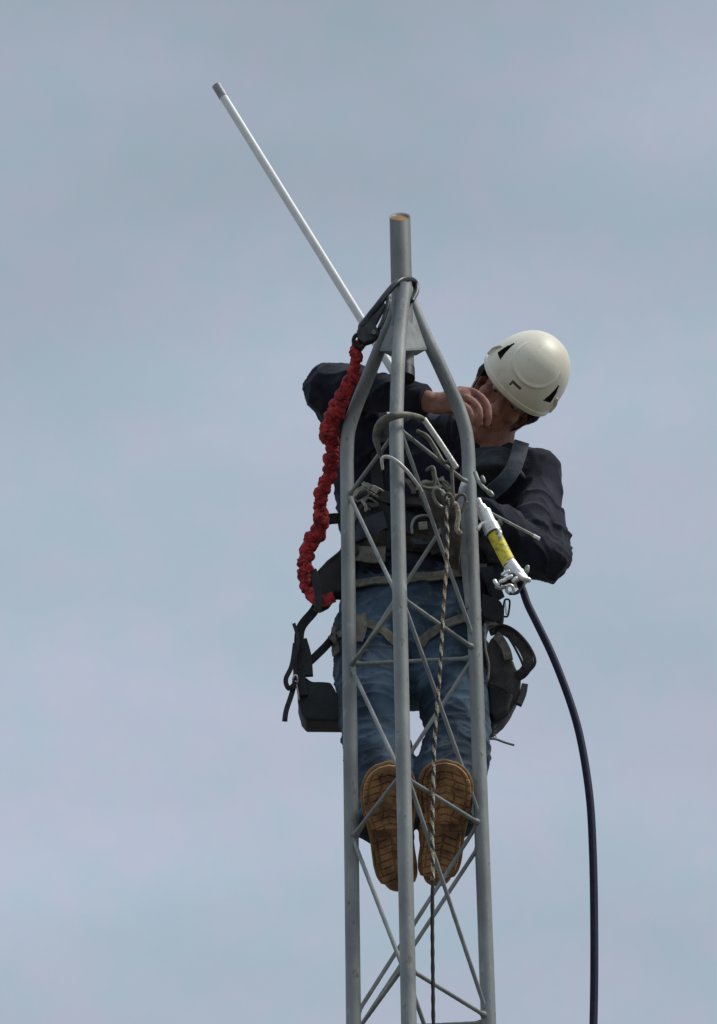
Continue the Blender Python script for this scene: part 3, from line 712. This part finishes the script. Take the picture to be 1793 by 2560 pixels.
tub('gate_arm', P((1129, 1163, -.11), (1131, 1200, -.10), (1133, 1238, -.09)), .0044, 'hook_brown', pl_, 10, 5, dome=True)
tub('swivel', P((1080, 1170, -.09), (1088, 1195, -.085), (1096, 1215, -.08)), [.004, .006, .005], 'hook_brown', pl_, 10, 5, dome=True)
tub('shackle', P((1068, 1175, -.09), (1082, 1168, -.09), (1088, 1190, -.088), (1087, 1218, -.085)), .0045, 'hook_brown', pl_, 10, 5, dome=True)
ribbon('lanyard_webbing', [(1120, 1240, -.06), (1132, 1290, -.02), (1140, 1340, .06), (1150, 1390, .14), (1165, 1430, .20)], .030, 'belt', pl_)
tub('adjuster', P((1050, 1216, -.10), (1075, 1222, -.09), (1100, 1218, -.085)), .0048, 'hook_brown', pl_, 10, 4, dome=True)
ribbon('lanyard_webbing', [(1160, 1208, .04), (1153, 1235, .03), (1153, 1290, .03), (1157, 1350, .04), (1162, 1430, .05), (1172, 1520, .06)], .015, 'galv_plate', pl_)
bm = bmesh.new()
slab(bm, P((1045, 1205, -.06), (1095, 1200, -.06), (1125, 1225, -.06), (1150, 1262, -.05), (1155, 1330, -.03), (1148, 1400, 0), (1120, 1390, 0), (1100, 1290, -.04), (1062, 1250, -.06)), V((0, .05, 0))); bevelled(bm, .008)
obj('rope_grab_pad', bm, 'belt', pl_, sharp=50)

# gear clipped in front of him: three carabiners
for (px, py, dy, w_, h_, ro, lb) in ((1100, 1245, -.09, .013, .026, .5, 'bright carabiner hanging left of the knot of the speckled rope'),
                                     (1121, 1252, -.10, .010, .018, .1, 'small pale carabiner holding the top of the speckled rope'),
                                     (1148, 1262, -.05, .013, .028, -.35, 'dull carabiner just left of the right tower leg below the hook')):
    ca = thing('carabiner', at(px, py, dy), lb, 'carabiner', 'carabiners on the climbing gear')
    ring('frame', at(px, py, dy), w_, h_, .0040, 'hookgrey' if 'bright' in lb else 'hook_brown', ca, ro, yy=.3)
    c0 = at(px, py, dy); ax = (M @ V((math.cos(ro), math.sin(ro), 0))) * w_; bx = (M @ V((-math.sin(ro), math.cos(ro), 0)) + VIEW * .3).normalized() * h_
    tub('gate', [c0 + ax - bx * .55, c0 + ax * 1.02 + bx * .1, c0 + ax * .95 + bx * .55], .0048, 'chrome' if 'bright' in lb else 'hookgrey', ca, 10, 4)

# ------------------------------------------------------------------ speckled rope hanging down in the tower
rpts = [(1122, 1248, -.10), (1116, 1290, -.10), (1119, 1332, -.10), (1118, 1374, -.10), (1117, 1415, -.10), (1114, 1450, -.10), (1110, 1500, -.10), (1106, 1576, -.10), (1102, 1650, -.10), (1098, 1713, -.10), (1093, 1770, -.10), (1088, 1836, -.10), (1085, 1907, -.10), (1083, 1990, -.105), (1081, 2069, -.11), (1082, 2147, -.11), (1082, 2210, -.11), (1081, 2300, -.11), (1082, 2400, -.11), (1083, 2500, -.11), (1084, 2560, -.11)]
e_ = at(1084, 2560, -.11)
pp = smoothpath(P(*rpts) + [V((e_.x + .002, e_.y, z)) for z in (5.0, 4.0, 3.0, 2.0, 1.0, .08)], 22)
# resample evenly
def resample(p, ds):
    o = [p[0]]; acc = 0
    for a, b in zip(p, p[1:]):
        l = (b - a).length; 
        while acc + l >= ds:
            t = (ds - acc) / l; a = a.lerp(b, t); l = (b - a).length; acc = 0; o.append(a)
        acc += l
    return o
pp = resample(pp, .0055)
zdark = at(1082, 2200, -.11).z
def rmi(i, k):
    if i < len(pp) and pp[i].z < zdark: return 1
    s = (i * 1.0 + k * 1.1) % 7.2
    if s < 3.4: return 0
    if (i // 31) % 5 == 1 and s > 5.2: return 2
    return 1
bm = bmesh.new(); tube(bm, pp, .0043, 10, fn=lambda t, a: 1 + .10 * math.sin(4 * a + t * len(pp) * .9), mi=rmi)
tag(obj('rope', bm, ['ropew', 'ropeb', 'roper']), 'thin speckled cream and dark rope hanging straight down in front of the boots', 'rope')
rope2 = tub('rope', P((1124, 1256, -.095), (1140, 1262, -.08), (1146, 1290, -.07), (1142, 1320, -.06), (1152, 1335, -.05)), .0062, 'ropew', None, 10, 6)
tag(rope2, 'short loose end of cream rope curling beside the right tower leg', 'rope')

# ------------------------------------------------------------------ black cable with silver and yellow coupling
cab = thing('coaxial_cable', at(1305, 1450, .0), 'thick black cable sweeping down the right side from a silver and yellow coupling', 'cable')
cdy = -.02
cp = [(1296, 1446, cdy), (1308, 1478, cdy), (1320, 1512, cdy), (1341, 1555, cdy), (1375, 1625, cdy), (1402, 1690, cdy), (1428, 1762, cdy), (1447, 1828, cdy), (1463, 1910, cdy), (1476, 2010, cdy), (1482, 2120, cdy), (1485, 2240, cdy), (1486, 2400, cdy), (1484, 2560, cdy)]
q = P(*cp); e_ = q[-1]
tub('cable', q + [V((e_.x - .02, e_.y - .02, 5.0)), V((e_.x - .06, e_.y - .05, 3.5)), V((e_.x - .04, e_.y, 1.8)), V((e_.x + .05, e_.y, .3)), V((e_.x + .3, e_.y, .02))], .0092, 'cable', cab, 16, 10)
def seg(name, a, b, r, m, dome=False, parent=cab, s=24):
    return tub(name, P((*a, cdy), (*b, cdy)), r, m, parent, s, 4, dome=dome, sm=False)
seg('coupling_tip', (1197, 1250), (1206, 1272), .0065, 'chrome', True)
seg('coupling_nut', (1203, 1268), (1214, 1285), [.0125, .0145, .013], 'chrome')
seg('upper_barrel', (1211, 1280), (1228, 1318), .0172, 'chrome')
seg('collar', (1226, 1314), (1236, 1336), .0205, 'chrome')
seg('yellow_sleeve', (1234, 1332), (1276, 1414), .0172, 'yellow')
for u_ in ((1228, 1318), (1235, 1334), (1275, 1412), (1293, 1438)):
    seg('seam_ring', u_, (u_[0] + 1.2, u_[1] + 2.2), .0176 if u_[0] != 1235 else .0208, 'hookdark')
seg('lower_barrel', (1274, 1410), (1296, 1440), .0178, 'chrome')
seg('collar', (1292, 1436), (1304, 1456), .0210, 'chrome')
def lever(pts, r=.005, m='chrome'): tub('cam_lever', [at(x, y, z) for x, y, z in pts], r, m, cab, 10, 5, dome=True)
lever([(1240, 1325, -.03), (1250, 1330, -.04), (1249, 1342, -.04)])
lever([(1196, 1322, -.03), (1203, 1312, -.03), (1215, 1306, -.03)])
bm = bmesh.new(); ellips(bm, at(1266, 1452, -.030), (.021, .012, .015), M); ellips(bm, at(1284, 1446, -.028), (.016, .014, .014), M)
remesh('clamp_body', bm, 'hookdark', cab, .003, 2, lambda p: .0008 * noise.noise(p * 200))
lever([(1296, 1437, -.045), (1306, 1445, -.045), (1322, 1450, -.04)], .0068)
lever([(1319, 1418, -.03), (1317, 1428, -.03)], .0058, 'hookgrey')
lever([(1256, 1436, -.05), (1264, 1431, -.05), (1272, 1428, -.05)], .0038)
lever([(1264, 1447, -.052), (1278, 1441, -.052)], .0048)
lever([(1237, 1452, -.05), (1240, 1458, -.05), (1245, 1462, -.05)], .0050)
lever([(1252, 1454, -.052), (1262, 1450, -.052)], .0046)
lever([(1242, 1468, -.05), (1252, 1471, -.05), (1263, 1466, -.05)], .0046, 'hookgrey')
lever([(1284, 1452, -.05), (1290, 1446, -.05)], .0052)
ring('locking_ring', at(1275, 1473, -.045), .0085, .0100, .0042, 'chrome', cab, .4)
lever([(1276, 1484, -.04), (1292, 1482, -.035), (1304, 1470, -.03)], .0042, 'hookdark')
# thin bright pin tool across the sleeve
sd_ = thing('pin_punch', at(1220, 1280, -.03), 'thin grey metal pin lying across the right sleeve above the coupling', 'hand tool')
tub('shaft', P((1218, 1278, -.025), (1347, 1346, -.02)), .0040, 'hookgrey', sd_, 10, 4, sm=False)
tub('tip', P((1334, 1339, -.0205), (1349, 1347, -.02)), .0046, 'chrome', sd_, 10, 2, sm=False)
bm = bmesh.new(); ellips(bm, at(1250, 1306, -.02), (.008, .008, .011)); obj('cork_bead', bm, 'strap', sd_)
# tube-like clip on the cuff above
cl = thing('wire_clip', at(1200, 1190, -.02), 'curved pale clip with a small knob over the sleeve right of the tower leg', 'clip')
tub('wire', P((1188, 1182, .03), (1196, 1202, .01), (1208, 1218, 0), (1219, 1228, 0)), .0052, 'hookgrey', cl, 10, 6, dome=True)
tub('knob', P((1222, 1230, -.0), (1230, 1237, -.0)), [.0065, .0075, .006], 'hookgrey', cl, 12, 3, dome=True)
tub('tab', P((1206, 1192, .0), (1212, 1206, .0)), [.004, .0055, .003], 'hookgrey', cl, 10, 3, dome=True)

# ------------------------------------------------------------------ pouches and bags
lp = thing('tool_pouch', at(800, 1750, .36), 'black tool pouch with long dark straps hanging at the left hip', 'pouch')
bm = bmesh.new(); slab(bm, P((742, 1690, .36), (760, 1690, .36), (780, 1703, .36), (828, 1704, .36), (850, 1745, .36), (872, 1775, .36), (872, 1799, .36), (764, 1799, .36), (753, 1782, .36), (745, 1750, .36)), V((0, .08, .01))); bevelled(bm, .008)
bmesh.ops.subdivide_edges(bm, edges=bm.edges[:], cuts=2, use_grid_fill=True)
for v in bm.verts: v.co += V((1, 0, 1)) * .0022 * noise.noise(v.co * 35) + V((0, 1, 0)) * .004 * noise.noise(v.co * 20)
obj('pouch_body', bm, 'black', lp, sharp=60)
def bar(name, pts, w_, m, parent, th=.004): return ribbon(name, pts, w_, m, parent, th=th)
bar('hanging_strap', [(792, 1515, .33), (782, 1532, .335), (756, 1562, .34), (748, 1590, .345), (748, 1640, .35), (752, 1700, .355), (758, 1740, .355)], .024, 'strap_dark', lp, .005)
bar('hanging_strap', [(757, 1600, .345), (768, 1640, .35), (772, 1690, .355)], .022, 'black', lp, .006)
bar('side_strap', [(768, 1660, .352), (790, 1640, .36), (818, 1612, .37), (835, 1590, .38)], .020, 'black', lp, .005)
bar('webbing_end', [(738, 1610, .335), (730, 1665, .33), (714, 1698, .33), (722, 1722, .33), (735, 1712, .33)], .012, 'strap_dark', lp)
bar('webbing_end', [(738, 1705, .34), (728, 1740, .34), (716, 1775, .34), (712, 1802, .34)], .013, 'strap_dark', lp, .004)
bar('webbing_end', [(735, 1560, .335), (746, 1600, .335), (738, 1650, .335), (738, 1700, .335)], .009, 'black', lp)
ring('buckle', at(738, 1700, .335), .006, .012, .0022, 'chrome', lp, -.1)
tub('buckle_bar', P((742, 1712, .335), (748, 1750, .335)), .0022, 'hookgrey', lp, 8, 3)

rb = thing('tool_bag', at(1262, 1720, .36), 'grey brown canvas tool bag with an arched open handle at the right hip', 'bag')
ribbon('bag_handle', [(1224, 1578, .35), (1250, 1572, .34), (1284, 1590, .335), (1308, 1620, .335), (1322, 1655, .335), (1310, 1680, .34), (1296, 1690, .35)], .026, 'pouch', rb, th=.006)
tub('handle_piping', P((1222, 1576, .335), (1256, 1563, .325), (1292, 1580, .32), (1324, 1617, .32), (1338, 1656, .325), (1316, 1686, .335)), .0036, 'black', rb, 8, 8)
tub('handle_piping', P((1268, 1588, .33), (1285, 1615, .325), (1302, 1648, .325), (1311, 1672, .33)), .0032, 'black', rb, 8, 8)
bm = bmesh.new(); slab(bm, P((1228, 1590, .35), (1262, 1590, .35), (1272, 1625, .35), (1290, 1668, .35), (1306, 1690, .35), (1304, 1712, .35), (1302, 1735, .35), (1290, 1758, .35), (1270, 1786, .35), (1248, 1804, .35), (1222, 1814, .35), (1212, 1760, .36), (1212, 1640, .37)), V((-.01, .09, .01))); bevelled(bm, .010)
bmesh.ops.subdivide_edges(bm, edges=bm.edges[:], cuts=2, use_grid_fill=True)
for v in bm.verts: v.co += V((1, 0, 1)) * .0028 * noise.noise(v.co * 30) + V((0, 1, 0)) * .006 * noise.noise(v.co * 18)
obj('bag_body', bm, 'pouch', rb, sharp=60)
bar('bag_flap', [(1312, 1712, .345), (1308, 1735, .345), (1297, 1762, .345)], .016, 'black', rb, .006)
bar('pale_tab', [(1240, 1588, .34), (1252, 1600, .335), (1266, 1625, .335), (1272, 1650, .338)], .022, 'strap', rb)
bm = bmesh.new(); slab(bm, P((1222, 1700, .335), (1262, 1722, .33), (1284, 1738, .335), (1270, 1775, .335), (1238, 1798, .34), (1224, 1780, .34)), V((0, .03, 0))); bevelled(bm, .006); obj('front_pocket', bm, 'black', rb, sharp=60)
bm = bmesh.new()
slab(bm, P((1205, 1480, .33), (1252, 1500, .33), (1262, 1520, .33), (1258, 1548, .33), (1240, 1556, .33), (1205, 1540, .34)), V((0, .05, 0))); bevelled(bm, .008)
sp = thing('belt_case', at(1235, 1520, .35), 'small black belt case with a square wire ring below the coupling', 'case')
obj('case_body', bm, 'black', sp, sharp=60)
ring('wire_ring', at(1266, 1520, .33), .0075, .022, .0026, 'hookdark', sp, -.12, D=True)
tub('plastic_stay', P((1262, 1504, .325), (1267, 1536, .325)), .0025, 'chrome', sp, 8, 2)
ht = thing('toggle_bar', at(1238, 1812, .36), 'tiny steel bar dangling on a short chain under the canvas tool bag', 'toggle')
for k in range(4):
    ring('chain_link', at(1237, 1814 + k * 9, .36), .0028, .0052, .0013, 'hookgrey', ht, .4 * (k % 2))
tub('bar', P((1222, 1847, .36), (1240, 1848, .36), (1262, 1856, .36), (1286, 1863, .36)), .0030, 'hookgrey', ht, 10, 3)
# slack thin cord by the right hip
tag(tub('cord', P((1212, 1560, .25), (1214, 1620, .24), (1222, 1660, .24), (1219, 1700, .24), (1206, 1710, .25)), .0028, 'strap', None, 8, 6), 'thin pale cord looping down beside the right tower leg at the hip', 'cord')
print('OBJECTS', len(bpy.data.objects))
